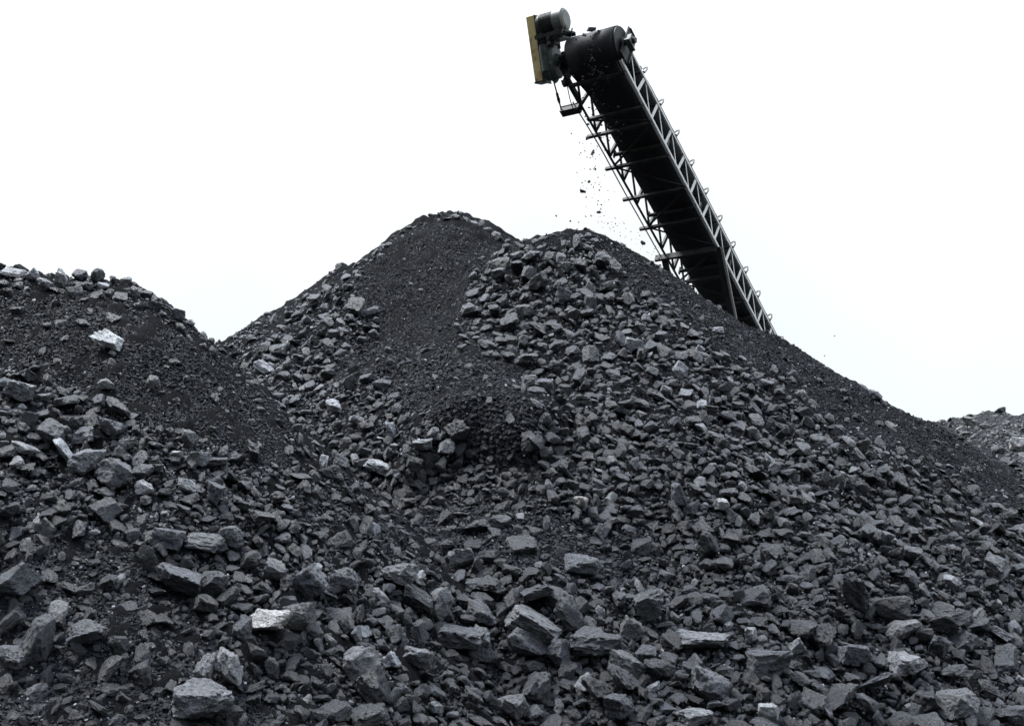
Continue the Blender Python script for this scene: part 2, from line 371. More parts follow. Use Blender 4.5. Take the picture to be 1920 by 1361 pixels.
zjx = zx+fbm(zx*.011, zy*.011)*26+fbm(zx*.05+9, zy*.05)*10; zjy = zy+fbm(zx*.011+40, zy*.011)*22+fbm(zx*.05+70, zy*.05)*9
ZMAP = np.zeros(zx.shape, int)
for k, (nm, pl) in enumerate(ZONES): ZMAP[inpoly(zjx, zjy, pl)] = k
def zone_at(px, py):
    return ZMAP[np.clip(((py-300)/ZS).astype(int), 0, ZMAP.shape[0]-1), np.clip(((px+300)/ZS).astype(int), 0, ZMAP.shape[1]-1)]
ZAREA = np.bincount(ZMAP.ravel(), minlength=len(ZONES))*ZS*ZS

# hero lumps: px, py, width, height, tilt (degrees, falling to the right > 0), tone, label
HERO = [
 (207, 643, 70, 30, 30, .46, "white flat slab lying alone on the fine face of the left heap"),
 (200, 722, 34, 20, 5, .30, "small pale lump straight downhill of the white slab on the left heap"),
 (285, 718, 28, 26, -20, .14, "grey wedge lump downhill and to the right of the white slab"),
 (42, 740, 58, 44, 25, .16, "grey cracked block high at the photo's left edge, below the fine face"),
 (212, 895, 90, 60, 10, .075, "broad flat-faced grey block, largest at the foot of the left heap"),
 (163, 872, 50, 66, 60, .20, "pale upright wedge leaning on the broad flat-faced grey block"),
 (120, 853, 18, 58, -35, .40, "thin white sliver standing on edge uphill of the pale wedge"),
 (48, 842, 60, 16, 22, .26, "long pale splinter tilted at the photo's left edge"),
 (155, 820, 46, 30, -15, .10, "grey pointed block uphill of the thin white sliver"),
 (208, 803, 48, 28, 20, .12, "grey slab highest among the lumps at the left heap's foot"),
 (353, 828, 32, 38, 5, .15, "upright grey block standing where fine coal meets the left heap's lumps"),
 (368, 862, 46, 28, 0, .13, "rounded grey lump just below the upright grey block"),
 (240, 835, 40, 22, -10, .20, "light grey lump between the grey slab and the upright block"),
 (330, 852, 30, 12, 0, .40, "white chip beside the rounded grey lump below the upright block"),
 (268, 918, 38, 28, 5, .40, "bright whitish lump on the right edge of the broad flat-faced block"),
 (352, 915, 46, 24, 35, .36, "whitish wedge lump right of the bright whitish lump"),
 (400, 930, 36, 40, 15, .09, "smooth grey tablet standing upright near the whitish wedge"),
 (435, 1007, 50, 36, 10, .15, "smooth rounded grey boulder in the lower left rubble"),
 (383, 1018, 74, 30, 8, .12, "flat grey slab with a pale top, left of the smooth rounded boulder"),
 (317, 1012, 66, 36, 12, .09, "dull wedge boulder left of the flat slab with a pale top"),
 (335, 1095, 100, 50, 16, .065, "long low dark boulder in the lower left rubble"),
 (400, 1100, 60, 45, 10, .05, "dark cube-like block at the right end of the long low dark boulder"),
 (470, 1055, 44, 34, -5, .09, "knobbly grey lump uphill of the cream-topped slab"),
 (515, 1075, 48, 38, 25, .13, "pale-edged knobbly lump right of the dark cube-like block"),
 (500, 1170, 84, 44, 5, .40, "cream-topped slab, the largest pale lump in the lower left"),
 (556, 1165, 66, 58, 12, .10, "grey pyramid lump touching the cream-topped slab"),
 (575, 1102, 64, 56, 40, .09, "grey wedge with a thin pale edge, uphill of the pyramid lump"),
 (640, 1095, 60, 50, 10, .10, "grey block right of the wedge with a thin pale edge"),
 (167, 1190, 72, 44, -6, .10, "low block with a pale streaked top in the dark dirt at lower left"),
 (70, 1210, 50, 84, 15, .045, "tall dark boulder sunk in the dirt near the lower left corner"),
 (25, 1232, 60, 36, 22, .12, "pale sloping slab cut by the photo's left edge"),
 (30, 1095, 86, 62, -12, .075, "big grey boulder at the photo's left edge above the dark dirt"),
 (372, 1322, 122, 66, 4, .12, "biggest rounded grey boulder at the bottom edge"),
 (380, 1264, 36, 62, 8, .17, "striped oval lump, left one of the pair above the biggest rounded boulder"),
 (420, 1262, 44, 70, -14, .22, "striped pale lump, right one of the pair above the biggest rounded boulder"),
 (672, 1258, 76, 78, 25, .15, "grey pyramid boulder with pale edges near the bottom"),
 (732, 1243, 36, 36, 10, .46, "small white lump beside the grey pyramid boulder"),
 (782, 1240, 66, 40, 14, .14, "grey wedge lump right of the small white lump"),
 (862, 1205, 88, 42, 6, .055, "flat dark slab with an overhanging front"),
 (990, 1215, 88, 46, 28, .085, "long grey slab dipping to the right, lower of two"),
 (1000, 1178, 108, 44, 28, .12, "long pale-topped slab dipping to the right, upper of two"),
 (1050, 1228, 48, 54, 15, .10, "rounded grey block at the right end of the two dipping slabs"),
 (1115, 1208, 100, 44, 5, .030, "black box-shaped slab in the bottom middle"),
 (1212, 1143, 56, 66, 4, .10, "upright pale-topped block standing over the smooth oval boulder"),
 (1184, 1180, 50, 42, 5, .13, "smooth oval grey boulder right above the black box-shaped slab"),
 (868, 1050, 52, 42, -10, .17, "pale-faced wedge lump in the middle of the rubble"),
 (745, 1080, 72, 44, 8, .13, "light grey block left of the pale-faced wedge"),
 (820, 1140, 50, 66, 15, .14, "light grey column lump with curved streaks"),
 (900, 1215, 55, 60, 20, .12, "pale flaky lump between the dark slab and the dipping slabs"),
 (1090, 1065, 72, 38, 8, .085, "broad dull boulder in the dirt uphill of the black box-shaped slab"),
 (1320, 1203, 104, 32, -3, .12, "wide slab with a pale top and a black underside"),
 (1692, 1186, 70, 40, 5, .14, "pale-topped slab near the bottom right"),
 (1700, 1252, 66, 42, 5, .22, "pale crusted block above the fine strip at bottom right"),
 (1490, 1215, 36, 32, -20, .34, "whitish lump above the long dark boulder at bottom right"),
 (1440, 1342, 46, 38, 15, .34, "white faceted lump at the bottom edge right of centre"),
 (1302, 1348, 68, 34, -5, .20, "light grey slab cut by the bottom edge right of centre"),
 (1330, 1290, 70, 80, -35, .075, "tall leaning grey wedge right of centre at the bottom"),
 (1440, 1250, 84, 46, -12, .045, "long dark boulder right of the tall leaning wedge"),
 (1600, 1230, 60, 40, 10, .09, "grey block between the dark boulder and the pale crusted block"),
 (960, 1335, 66, 56, 10, .13, "round grey boulder cut by the bottom edge in the middle"),
 (1350, 950, 32, 26, 8, .34, "bright whitish lump low on the cone heap"),
 (1090, 945, 30, 26, -10, .36, "bright creamy lump at the foot of the cone heap"),
 (1270, 935, 32, 46, -25, .085, "leaning grey tablet at the foot of the cone heap"),
 (1275, 700, 32, 30, 35, .34, "whitish curved lump on the right of the cone heap"),
 (1190, 650, 40, 24, 10, .26, "pale crusted lump high on the cone heap"),
 (1108, 541, 26, 20, 25, .30, "pale lump highest of the bright ones on the cone"),
 (1057, 560, 36, 34, 2, .065, "square flat-faced dark block high on the cone heap"),
 (985, 588, 34, 28, -15, .15, "angular light grey block on the left of the cone heap"),
 (1072, 590, 36, 28, -15, .16, "light grey block just below the square dark block"),
 (1312, 658, 18, 16, 20, .44, "small white chip on the right side of the cone heap"),
 (1345, 620, 26, 12, 5, .40, "pale flat chip on the cone's right shoulder near the conveyor"),
 (710, 881, 54, 26, 20, .42, "white ragged slab in the hollow below the slump"),
 (604, 871, 18, 30, 10, .48, "small upright white lump in the hollow left of the ragged slab"),
 (635, 868, 34, 32, 0, .12, "rounded grey lump touching the small upright white lump"),
 (493, 694, 44, 24, 40, .30, "pale slab on the rear heap's foot beside the left heap's edge"),
 (632, 766, 48, 22, 35, .36, "long pale slab dipping right below the rear heap"),
 (735, 810, 22, 36, -25, .34, "pale crooked lump between the long pale slab and the slump"),
 (790, 835, 40, 22, 0, .22, "light grey lump at the left foot of the slump"),
 (670, 790, 32, 18, 10, .22, "pale grey lump right of the long pale slab"),
 (25, 512, 46, 20, 8, .30, "pale-topped block at the left end of the left heap's crest"),
 (62, 518, 30, 26, 20, .34, "whitish block second along the left heap's crest"),
 (85, 537, 38, 24, 30, .18, "grey slab hanging just below the left heap's crest"),
 (118, 528, 26, 36, 15, .30, "pale upright block in the crest lumps of the left heap"),
 (150, 516, 38, 24, 6, .05, "dark block topping the left heap's crest"),
 (183, 521, 26, 28, 10, .10, "grey pointed block on the left heap's crest"),
 (194, 537, 26, 14, 4, .42, "small white block under the pointed crest block"),
 (210, 525, 16, 16, 20, .04, "small black lump on the crest between the pointed and pale-topped blocks"),
 (236, 527, 26, 16, 4, .26, "pale-topped lump at the right end of the crest"),
 (332, 592, 28, 22, 8, .045, "dark block on the falling right crest of the left heap"),
 (355, 606, 20, 14, 10, .22, "light grey chip behind the dark block on the falling crest"),
 (1820, 792, 34, 16, 38, .12, "brown slab tilted on the far heap"),
 (1905, 838, 36, 30, 10, .30, "beige block on the far heap at the photo's right edge"),
 (1875, 772, 28, 13, -14, .05, "dark hump of rock on the far heap's top"),
 (1640, 745, 30, 20, 15, .10, "grey block on the cone heap's lower right skyline"),
]
HERO_H = [h for h in HERO]
print("heroes", len(HERO))

# candidates ------------------------------------------------------------------
cand = []                                                       # px, py, size, zone, level
def sample(cls, lo_clip=0):
    out = []
    for k, (nm, pl) in enumerate(ZONES):
        sp = SPEC[nm].get(cls)
        if not sp: continue
        cov, lo, hi = sp; mean = (lo*hi)**.5
        n = int(cov*ZAREA[k]/(mean*mean*.62))
        pick = rng.choice(np.flatnonzero(ZMAP.ravel() == k), n)
        px = zx.ravel()[pick]+rng.uniform(0, ZS, n); py = zy.ravel()[pick]+rng.uniform(0, ZS, n)
        px = px+rng.normal(size=n)*9; py = py+rng.normal(size=n)*7       # zones run into one another
        u = rng.random(n)**1.45; s = lo*(hi/lo)**u
        out.append(np.stack([px, py, s, np.full(n, k)], 1))
    return np.concatenate(out)
big = sample('big'); mid = sample('mid'); small = sample('small'); chip = sample('chip')
cx_ = rng.uniform(-250, 420, 150); cy_ = np.interp(cx_, [-250, 0, 240, 300, 420], [515, 522, 548, 578, 662])+rng.uniform(-4, 18, 150)
crx = rng.uniform(560, 950, 170); cry = np.interp(crx, [560, 650, 700, 760, 800, 860, 905, 950], [556, 493, 470, 427, 404, 398, 414, 450])+rng.uniform(2, 15, 170)
crest_r = np.stack([crx, cry, rng.uniform(8, 21.5, 170), np.full(170, 4)], 1)
crest_l = np.stack([cx_, cy_, rng.uniform(12, 32, 150), np.full(150, 6)], 1)
allc = np.concatenate([big, mid, crest_l, crest_r]); allc = allc[np.argsort(-allc[:, 2])]
CELL = 60; grid = {}
def near(px, py, s, fac):
    gx_, gy_ = int(px//CELL), int(py//CELL)
    for a in (-1, 0, 1):
        for b in (-1, 0, 1):
            for (qx, qy, qs) in grid.get((gx_+a, gy_+b), ()):
                dx, dy = px-qx, (py-qy)*1.25
                if dx*dx+dy*dy < (fac*(s+qs))**2: return True
    return False
def put(px, py, s): grid.setdefault((int(px//CELL), int(py//CELL)), []).append((px, py, s))
for h in HERO: put(h[0], h[1], (h[2]+h[3])*.68)
acc = []
for c in allc:
    if not near(c[0], c[1], c[2], .31): put(c[0], c[1], c[2]); acc.append(c)
acc = np.array(acc)
acc2 = []
for c in small[np.argsort(-small[:, 2])]:
    if not near(c[0], c[1], c[2], .30): acc2.append(c)
acc2 = np.array(acc2)
print("mid", len(acc), "small", len(acc2), "chip", len(chip))

def place(arr):
    pos, I = hit(arr[:, 0], arr[:, 1]); ok = ~np.isnan(pos[:, 1])&(I >= -1)
    return arr[ok], pos[ok], I[ok]
def colours(zi, I, size=None):
    n = len(zi); c = np.zeros((n, 3))
    for k, (nm, _) in enumerate(ZONES):
        m = zi == k
        if m.any():
            sp = SPEC[nm]; t = tone(m.sum(), sp['med'], .5, sp['pale'])
            if size is not None: t = np.where(size[m] > 40, np.minimum(t, .10), t)
            c[m] = colour(t, .35 if nm == 'far' else 0)
    return c
RV, RF, RC, RL, RM = [], [], [], [], []; voff = 0
def batch(level, pos, R, scale, col, mi=0):
    global voff
    ids = rng.integers(0, len(POOL[level]), len(pos))
    for b, (V, f) in enumerate(POOL[level]):
        m = np.flatnonzero(ids == b)
        if not len(m): continue
        W = np.einsum('nij,vj->nvi', R[m], V)*scale[m][:, None, None]+pos[m][:, None, :]
        RV.append(W.reshape(-1, 3).astype(np.float32)); nv = len(V)
        RF.append((f[None]+(voff+np.arange(len(m))*nv)[:, None, None]).reshape(-1, 3)); voff += nv*len(m); RM.append(np.full(len(m)*len(f), mi, np.int32))
        RC.append(np.repeat(col[m], nv, 0).astype(np.float32))
        RL.append((V[None]+rng.uniform(-40, 40, (len(m), 1, 3))).reshape(-1, 3).astype(np.float32))
# big and middling lumps
acc, pos, I = place(acc)
tix = np.clip(np.round((pos[:, 0]/pos[:, 1]-TX[0])/(TX[1]-TX[0])).astype(int), 0, len(TX)-1)
brow = GM[tix].max(1)-(pos[:, 2]-CAMZ)/pos[:, 1] < .006+.35*acc[:, 2]/F          # lumps on the skyline sit low, big ones are left out
ok_ = ~(brow&(acc[:, 2] > np.where(acc[:, 0] < 420, 34, 22))); acc, pos, I, brow = acc[ok_], pos[ok_], I[ok_], brow[ok_]
nrm = normal(pos[:, 0], pos[:, 1])
wr = acc[:, 2]*.5*pos[:, 1]/F*1.12                              # world half-length
N_IND = 300-len(HERO)-12
vis = (acc[:, 0] > 4)&(acc[:, 0] < 1916)&(acc[:, 1] > 395)&(acc[:, 1] < 1350)
order = np.argsort(-(acc[:, 2]*vis)); ind = order[:N_IND]; rest = order[N_IND:]
R = rot_batch(nrm, .40, len(acc)); loose = np.isin(acc[:, 3].astype(int), [k for k, (z_, _) in enumerate(ZONES) if z_ in ('apron', 'bottom', 'hollow', 'cone', 'rleft', 'ltoe')])
ctr = pos+nrm*(wr*np.where(loose&~brow, rng.uniform(.12, .75, len(acc)), np.where(brow, .2, .22)))[:, None]; colr = colours(acc[:, 3], I, acc[:, 2])
r_ = rest; l3 = r_[acc[r_, 2] >= 26]; l2 = r_[acc[r_, 2] < 26]
batch(3, ctr[l3], R[l3], wr[l3], colr[l3]); batch(2, ctr[l2], R[l2], wr[l2], colr[l2])
# small ones and chips
acc2, p2, I2 = place(acc2); n2 = normal(p2[:, 0], p2[:, 1]); w2 = acc2[:, 2]*.5*p2[:, 1]/F*1.15
R2 = rot_batch(n2, .45, len(acc2)); c2 = colours(acc2[:, 3], I2); q2 = p2+n2*(w2*.2)[:, None]
a_ = np.flatnonzero(acc2[:, 2] >= 13); b_ = np.flatnonzero(acc2[:, 2] < 13)
batch(2, q2[a_], R2[a_], w2[a_], c2[a_])
FINE = [k for k, (z_, _) in enumerate(ZONES) if z_ in ('rface', 'lface', 'coneright', 'slump', 'lowleft', 'midband')]
dusty = np.isin(acc2[b_, 3].astype(int), FINE)
for g_, mi in ((b_[~dusty], 0), (b_[dusty], 1)): batch(1, q2[g_], R2[g_], w2[g_], c2[g_]*(1.5 if mi else 1), mi)
ch, p3, I3 = place(chip); n3 = normal(p3[:, 0], p3[:, 1]); w3 = ch[:, 2]*.5*p3[:, 1]/F*1.2
batch(0, p3+n3*(w3*.25)[:, None], rot_batch(n3, .5, len(ch)), w3, colours(ch[:, 3], I3)*2.4, 1)
# the slopes and hollows the photograph cannot see carry lumps as well
n = 15000; tx_ = rng.uniform(-.78, .78, n); yd_ = rng.uniform(5, 50, n); x_ = tx_*yd_; z_, I_ = top_z(x_, yd_)
gi = np.clip(np.searchsorted(YD, yd_), 0, len(YD)-1); ti = np.clip(((tx_-TX[0])/(TX[1]-TX[0])).astype(int), 0, len(TX)-1)
hid = (((z_-CAMZ)/yd_ < GM[ti, gi]-.004)|(np.abs(tx_) > .535))&(I_ >= 0)
p4 = np.stack([x_, yd_, z_], 1)[hid]; n4 = normal(p4[:, 0], p4[:, 1]); w4 = rng.uniform(.05, .16, len(p4))
batch(1, p4+n4*(w4*.15)[:, None], rot_batch(n4, .35, len(p4)), w4, colour(tone(len(p4), .04)))
me = np_mesh("coal_rubble", np.concatenate(RV), np.concatenate(RF), M_COAL, {"col": np.concatenate(RC), "lc": np.concatenate(RL)})
me.materials.append(M_SLACK); me.polygons.foreach_set("material_index", np.concatenate(RM))
tag(link("coal_rubble", me), "loose coal rubble and chips covering the slopes of every heap", "coal rubble", kind="stuff")
print("rubble verts", voff)

# single lumps ------------------------------------------------------------------
def lump(V, f, pos, Rm, col, label, group, cat="coal lump", name="coal_lump"):
    W = V@Rm.T; n = len(V)
    base = W[:, 2].min()
    me = np_mesh(name, W-np.array([0, 0, base]), f, M_COAL, {"col": np.repeat(col[None], n, 0), "lc": V/np.abs(V).max()+rng.uniform(-40, 40, 3)})
    o = link(name, me); o.location = (pos[0], pos[1], pos[2]+base)
    return tag(o, label, cat, group)
marks = []
for (px, py, w, h, tilt, tn, lab) in HERO:
    far_ = 15.5 if px < 420 and py < 650 else 60 if px > 1800 else 24      # crest lumps sit on their own heap, not on what lies behind it
    for dy in np.arange(0, 90, 2.0):
        p, I = hit([px], [py+h*.15+dy]); p = p[0]
        if p[1] < far_: break
    if dy > 30: print('hero sinks', px, py, dy)
    n = normal(p[None, 0], p[None, 1])[0]
    hw, hh = w*.47*p[1]/F, h*.47*p[1]/F
    t = math.radians(tilt)
    ex = np.array([math.cos(t), 0, -math.sin(t)]); ez = np.array([math.sin(t)*.9, -.25, math.cos(t)]); ez /= np.linalg.norm(ez)
    ez -= ex*(ez@ex); ez /= np.linalg.norm(ez); ey = np.cross(ez, ex)
    V, f = rock(4 if w > 30 else 3, .85, .9, any(q in lab for q in ('flat slab', 'tablet', 'splinter', 'sliver', 'box-shaped', 'wide slab', 'dark slab'))); V = V/(np.ptp(V, 0)/2)-(V.max(0)+V.min(0))/np.ptp(V, 0); V = V*np.array([hw*1.04, max(hw*.8, hh*.9), hh*1.08])
    tgt = P(px, py+dy*.7, p[1]-.03)+(n*hh*.38 if h > 24 or py > 560 else n*hh*.1)
    Rm = np.stack([ex, ey, ez], 1)
    c = colour(min(tn*(.75 if tn < .11 else .85 if tn < .3 else .92), .42))[0]
    if 'cream' in lab or 'beige' in lab: c = c*np.array([1.06, 1, .90])
    if 'brown' in lab: c = c*np.array([1.1, 1, .85])
    lump(V, f, tgt, Rm, c, lab, "single coal lumps picked out on the heaps"); marks.append((px, py, lab))

def tone_word(a): return "black" if a < .009 else "dark grey" if a < .022 else "grey" if a < .045 else "light grey" if a < .09 else "pale"
SHORT = [("white flat slab on the left heap", 207, 643), ("broad flat-faced grey block", 212, 895), ("smooth rounded boulder", 435, 1007), ("long low dark boulder", 335, 1095),
 ("cream-topped slab", 500, 1170), ("block with the pale streaked top", 167, 1190), ("tall dark sunken boulder", 70, 1210), ("boulder at the left edge", 30, 1095), ("biggest rounded boulder", 372, 1322), ("pale-edged pyramid boulder", 672, 1258),
 ("flat dark overhanging slab", 862, 1205), ("two dipping slabs", 995, 1195), ("black box-shaped slab", 1115, 1208), ("pale-faced wedge", 868, 1050), ("upright pale-topped block", 1212, 1143), ("wide slab with the black underside", 1320, 1203),
 ("pale crusted block at bottom right", 1700, 1252), ("long dark boulder at bottom right", 1440, 1250), ("white faceted lump at the bottom", 1440, 1342), ("bright whitish lump low on the cone", 1350, 950), ("creamy lump at the cone's foot", 1090, 945),
 ("whitish curved lump on the cone", 1275, 700), ("square dark block on the cone", 1057, 560), ("white ragged slab in the hollow", 710, 881), ("long pale slab below the rear heap", 632, 766),
 ("pale chip on the cone's right shoulder", 1345, 620), ("pale-topped slab near bottom right", 1692, 1186), ("upright block at the left heap's foot", 353, 828), ("round boulder at the bottom middle", 960, 1335)]
DIRW = ["right of", "downhill and right of", "downhill of", "downhill and left of", "left of", "uphill and left of", "uphill of", "uphill and right of"]
ORD = ["nearest", "second", "third", "fourth", "fifth", "sixth", "seventh", "eighth", "ninth", "tenth", "eleventh", "twelfth"]
bins = {}
for i_ in ind:
    px, py, s = acc[i_, :3]
    k = min(range(len(SHORT)), key=lambda k: (px-SHORT[k][1])**2+(py-SHORT[k][2])**2)
    dx, dy = px-SHORT[k][1], py-SHORT[k][2]; o8 = int(round(math.atan2(dy, dx)/(math.pi/4))) % 8
    bins.setdefault((k, o8), []).append((dx*dx+dy*dy, i_))
HI = [rock(4) for _ in range(40)]
for (k, o8), lst in bins.items():
    lst.sort()
    for rank, (_, i_) in enumerate(lst):
        V, f = HI[rng.integers(len(HI))] if acc[i_, 2] > 44 else POOL[3][rng.integers(40)]
        sh = np.ptp(V, 0); a = float(colr[i_, 1])
        shape = "slab" if sh[2] < .42*sh[0] else "long lump" if sh[1] < .7*sh[0] else "blocky lump"
        sz = "large " if acc[i_, 2] > 62 else ""
        lab = f"{sz}{tone_word(a)} {shape}, {ORD[min(rank, 11)]} {DIRW[o8]} {SHORT[k][0]}"
        lump(V*wr[i_], f, ctr[i_], R[i_], colr[i_], lab, "single coal lumps picked out on the heaps")

# ------------------------------------------------------------------ the conveyor
class MB:
    def __init__(s): s.v = []; s.f = []; s.sm = []
    def add(s, vs, fs, sm=False):
        o = len(s.v); s.v += [tuple(map(float, p)) for p in vs]; s.f += [tuple(i+o for i in f) for f in fs]; s.sm += [sm]*len(fs)
    def box(s, c, ax, h):
        c = np.asarray(c, float); A = [np.asarray(a, float)*k for a, k in zip(ax, h)]
        vs = [c+i*A[0]+j*A[1]+k*A[2] for i in (-1, 1) for j in (-1, 1) for k in (-1, 1)]
        s.add(vs, [(0, 1, 3, 2), (4, 6, 7, 5), (0, 4, 5, 1), (2, 3, 7, 6), (0, 2, 6, 4), (1, 5, 7, 3)])
    def bar(s, p, q, a, b, up):
        p = np.asarray(p, float); q = np.asarray(q, float); d = q-p; L = np.linalg.norm(d); d /= L
        x = np.cross(d, up); x /= np.linalg.norm(x); y = np.cross(x, d); s.box((p+q)/2, (d, x, y), (L/2, a/2, b/2))
    def angle(s, p, q, a, th, up, side):
        """an angle iron: one leg flat, one leg upright"""
        p = np.asarray(p, float); q = np.asarray(q, float); d = q-p; L = np.linalg.norm(d); d /= L
        x = np.cross(d, up); x /= np.linalg.norm(x); y = np.cross(x, d); m = (p+q)/2
        s.box(m+x*side*(a/2), (d, x, y), (L/2, a/2, th/2)); s.box(m+y*(a/2+th/2), (d, x, y), (L/2, th/2, a/2))
    def cyl(s, p, q, r, n=20, r2=None, sm=True):
        p = np.asarray(p, float); q = np.asarray(q, float); d = q-p; d /= np.linalg.norm(d); r2 = r if r2 is None else r2
        x = np.cross(d, (.3, .1, .9)); x /= np.linalg.norm(x); y = np.cross(d, x); vs = []
        for i in range(n):
            a = 2*math.pi*i/n; e = x*math.cos(a)+y*math.sin(a); vs += [p+e*r, q+e*r2]
        s.add(vs, [(2*i, 2*((i+1) % n), 2*((i+1) % n)+1, 2*i+1) for i in range(n)], sm)
        s.add(vs[0::2], [tuple(range(n))][::1]); s.add(vs[1::2], [tuple(range(n-1, -1, -1))])
    def tube(s, pts, r, n=6):
        for a, b in zip(pts[:-1], pts[1:]): s.cyl(a, b, r, n)
    def prism(s, outline, ax, a, b, c0):
        """outline in the plane of ax[1], ax[2], extruded along ax[0] from a to b"""
        n = len(outline); c0 = np.asarray(c0, float)
        P0 = [c0+ax[0]*a+ax[1]*u_+ax[2]*w_ for u_, w_ in outline]; P1 = [p+ax[0]*(b-a) for p in P0]
        s.add(P0+P1, [tuple(range(n-1, -1, -1)), tuple(range(n, 2*n))]+[(i, (i+1) % n, n+(i+1) % n, n+i) for i in range(n)])
    def build(s, name, mat, parent, bevel=0):
        base = np.array(CONV_BASE) if parent is not None else np.zeros(3)
        me = bpy.data.meshes.new(name); me.from_pydata([tuple(np.array(p)-base) for p in s.v], [], s.f)
        me.polygons.foreach_set("use_smooth", s.sm); me.materials.append(mat); me.update()
        o = link(name, me, parent)
        if bevel:
            b = o.modifiers.new("bevel", 'BEVEL'); b.width = bevel; b.segments = 2; b.limit_method = 'ANGLE'
        return o
CO = np.array([1.991, 21.914, 10.544]); cu = np.array([.45751, .745824, -.484181]); cv = np.array([.852402, -.522888, 0.]); cw = np.array([.253172, .412717, .874968])
def K(t, a, b): return CO+cu*t+cv*a+cw*b
HW, HT, T0, T1 = .6, .54, -1.2, 20.6
CONV_BASE = K(T1, 0, 0); CONV_BASE[2] = 0.0
conv = bpy.data.objects.new("belt_conveyor", None); COL.objects.link(conv); conv.location = CONV_BASE
tag(conv, "dark steel belt conveyor rising behind the cone heap, its driven head over the peak", "conveyor")
# side trusses: chords, posts and diagonals
for sgn, mat in ((1, M_STEEL_PALE), (-1, M_STEEL_DARK)):  # left truss is pale steel too; its shade is put into the colour
    m = MB()
    m.angle(K(T0, sgn*HW, 0), K(T1, sgn*HW, 0), .05, .010, cw, 1 if sgn < 0 else -1)
    m.angle(K(T0, sgn*HW, HT), K(T1, sgn*HW, HT), .05, .010, -cw, -1 if sgn < 0 else 1)
    k = 0; t = T0+.08
    while t < T1-.7:
        j = rng.uniform(-.02, .02)
        m.bar(K(t, sgn*(HW-.012), .02), K(t+.10+j, sgn*(HW-.012), HT-.015), .072, .010 if sgn > 0 else .05, cv)
        m.bar(K(t+.16+j, sgn*(HW-.026), HT-.015), K(t+.64, sgn*(HW-.026), .02), .034, .008 if sgn > 0 else .035, cv)
        t += .665; k += 1
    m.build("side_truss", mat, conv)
# conduit clipped outside the left chord
m = MB(); pts = [K(t, -HW-.07+.006*math.sin(t*3), -.015+.02*math.sin(t*1.7)) for t in np.linspace(-.6, T1-1, 60)]
m.tube(pts, .014); m.build("conduit", M_STEEL_PALE, conv)
# cross beams under the return belt, standing out on the left
tb = [-.95, -.12]+[.28+.86*k for k in range(23)]; tb = [t for t in tb if t < T1]
for i, t in enumerate(tb):
    m = MB(); thick = .14 if abs(t-(.28+.86*4)) < .01 else .06
    ext = .2 if i > 1 and i % 1 == 0 else 0.0
    m.box(K(t, -ext/2, -.035-thick/2+.03), (cu, cv, cw), (.03, HW-.02+ext/2, thick/2)); m.build("cross_beam", M_STEEL_DARK, conv)
for i, (a, b) in enumerate(zip(tb[1:-1], tb[2:])):
    m = MB(); s1 = 1 if i % 2 else -1
    m.bar(K(a+.05, s1*(HW-.05), -.012), K(b-.05, -s1*(HW-.05), -.012), .045, .008, cw); m.build("wind_brace", M_STEEL_DARK, conv)
# belt: troughed carrying run, wrap round the pulley, flat return run
DC = K(-1.3, .07, .36); DR = .325
def sheet(rows):
    n = len(rows[0]); vs = [p for r in rows for p in r]
    return vs, [(i*n+j, i*n+j+1, (i+1)*n+j+1, (i+1)*n+j) for i in range(len(rows)-1) for j in range(n-1)]
rows = []
for t in np.linspace(T1-.4, -1.3, 90):
    f = min(1, max(0, (t+1.2)/1.3)); e = .475-.025*f; zb = DR+.36
    zb = zb*(1-f)+.68*f
    rows.append([K(t, a, b) for a, b in ((-e, zb+.18*f), (-.2, zb), (0, zb-.004), (.2, zb), (e, zb+.18*f))])
for a in np.linspace(8, 180, 18):
    r_ = math.radians(a); rows.append([DC+cv*x+cw*math.cos(r_)*DR-cu*math.sin(r_)*DR for x in (-.475, -.2, 0, .2, .475)])
for t in np.linspace(-1.2, T1-.4, 70):
    f = min(1, max(0, (t+1.2)/.9)); e = .475-.045*f; z = .035+.20*f
    rows.append([K(t, x, z+.006*math.sin(t*7)) for x in (-e, -.2, 0, .2, e)])
m = MB(); m.add(*sheet(rows), True); bo = m.build("belt", M_BELT, conv)
sol = bo.modifiers.new("thickness", 'SOLIDIFY'); sol.thickness = .016; sol.offset = 0
m = MB(); m.cyl(DC-cv*.50, DC+cv*.50, DR-.02, 40)
for sg in (1, -1): m.cyl(DC+cv*sg*.485, DC+cv*sg*.51, DR-.012, 40)
for sg in (1, -1): m.cyl(DC+cv*sg*.50, DC+cv*sg*.56, .11, 20)
hp = m.build("head_pulley", M_STEEL_DARK, conv)
m = MB(); m.cyl(DC-cv*1.0, DC+cv*.78, .055, 16); m.build("shaft", M_STEEL_DARK, hp)
# pulley cheek plates with bearings
for sg in (1, -1):
    m = MB()
    if sg > 0:
        m.box(K(-1.20, .635, .42), (cu, cv, cw), (.15, .010, .36)); m.box(K(-1.06, .645, .42), (cu, cv, cw), (.012, .035, .35)); m.box(K(-1.20, .645, .77), (cu, cv, cw), (.10, .02, .012))
    else:
        m.box(K(-1.12, -.645, .30), (cu, cv, cw), (.20, .012, .20)); m.box(K(-.75, -.63, .12), (cu, cv, cw), (.25, .012, .09))
    ck = m.build("cheek_plate", M_STEEL_DARK, conv)
    m = MB(); c = DC+cv*sg*(.685 if sg > 0 else .67)
    m.box(c, (cv, cu, cw), (.04, .10, .08)); m.cyl(c-cv*.045, c+cv*.045, .09, 18); m.box(c-cw*.10, (cv, cu, cw), (.05, .14, .02)); m.build("bearing_block", M_GEAR if sg > 0 else M_STEEL_DARK, ck)
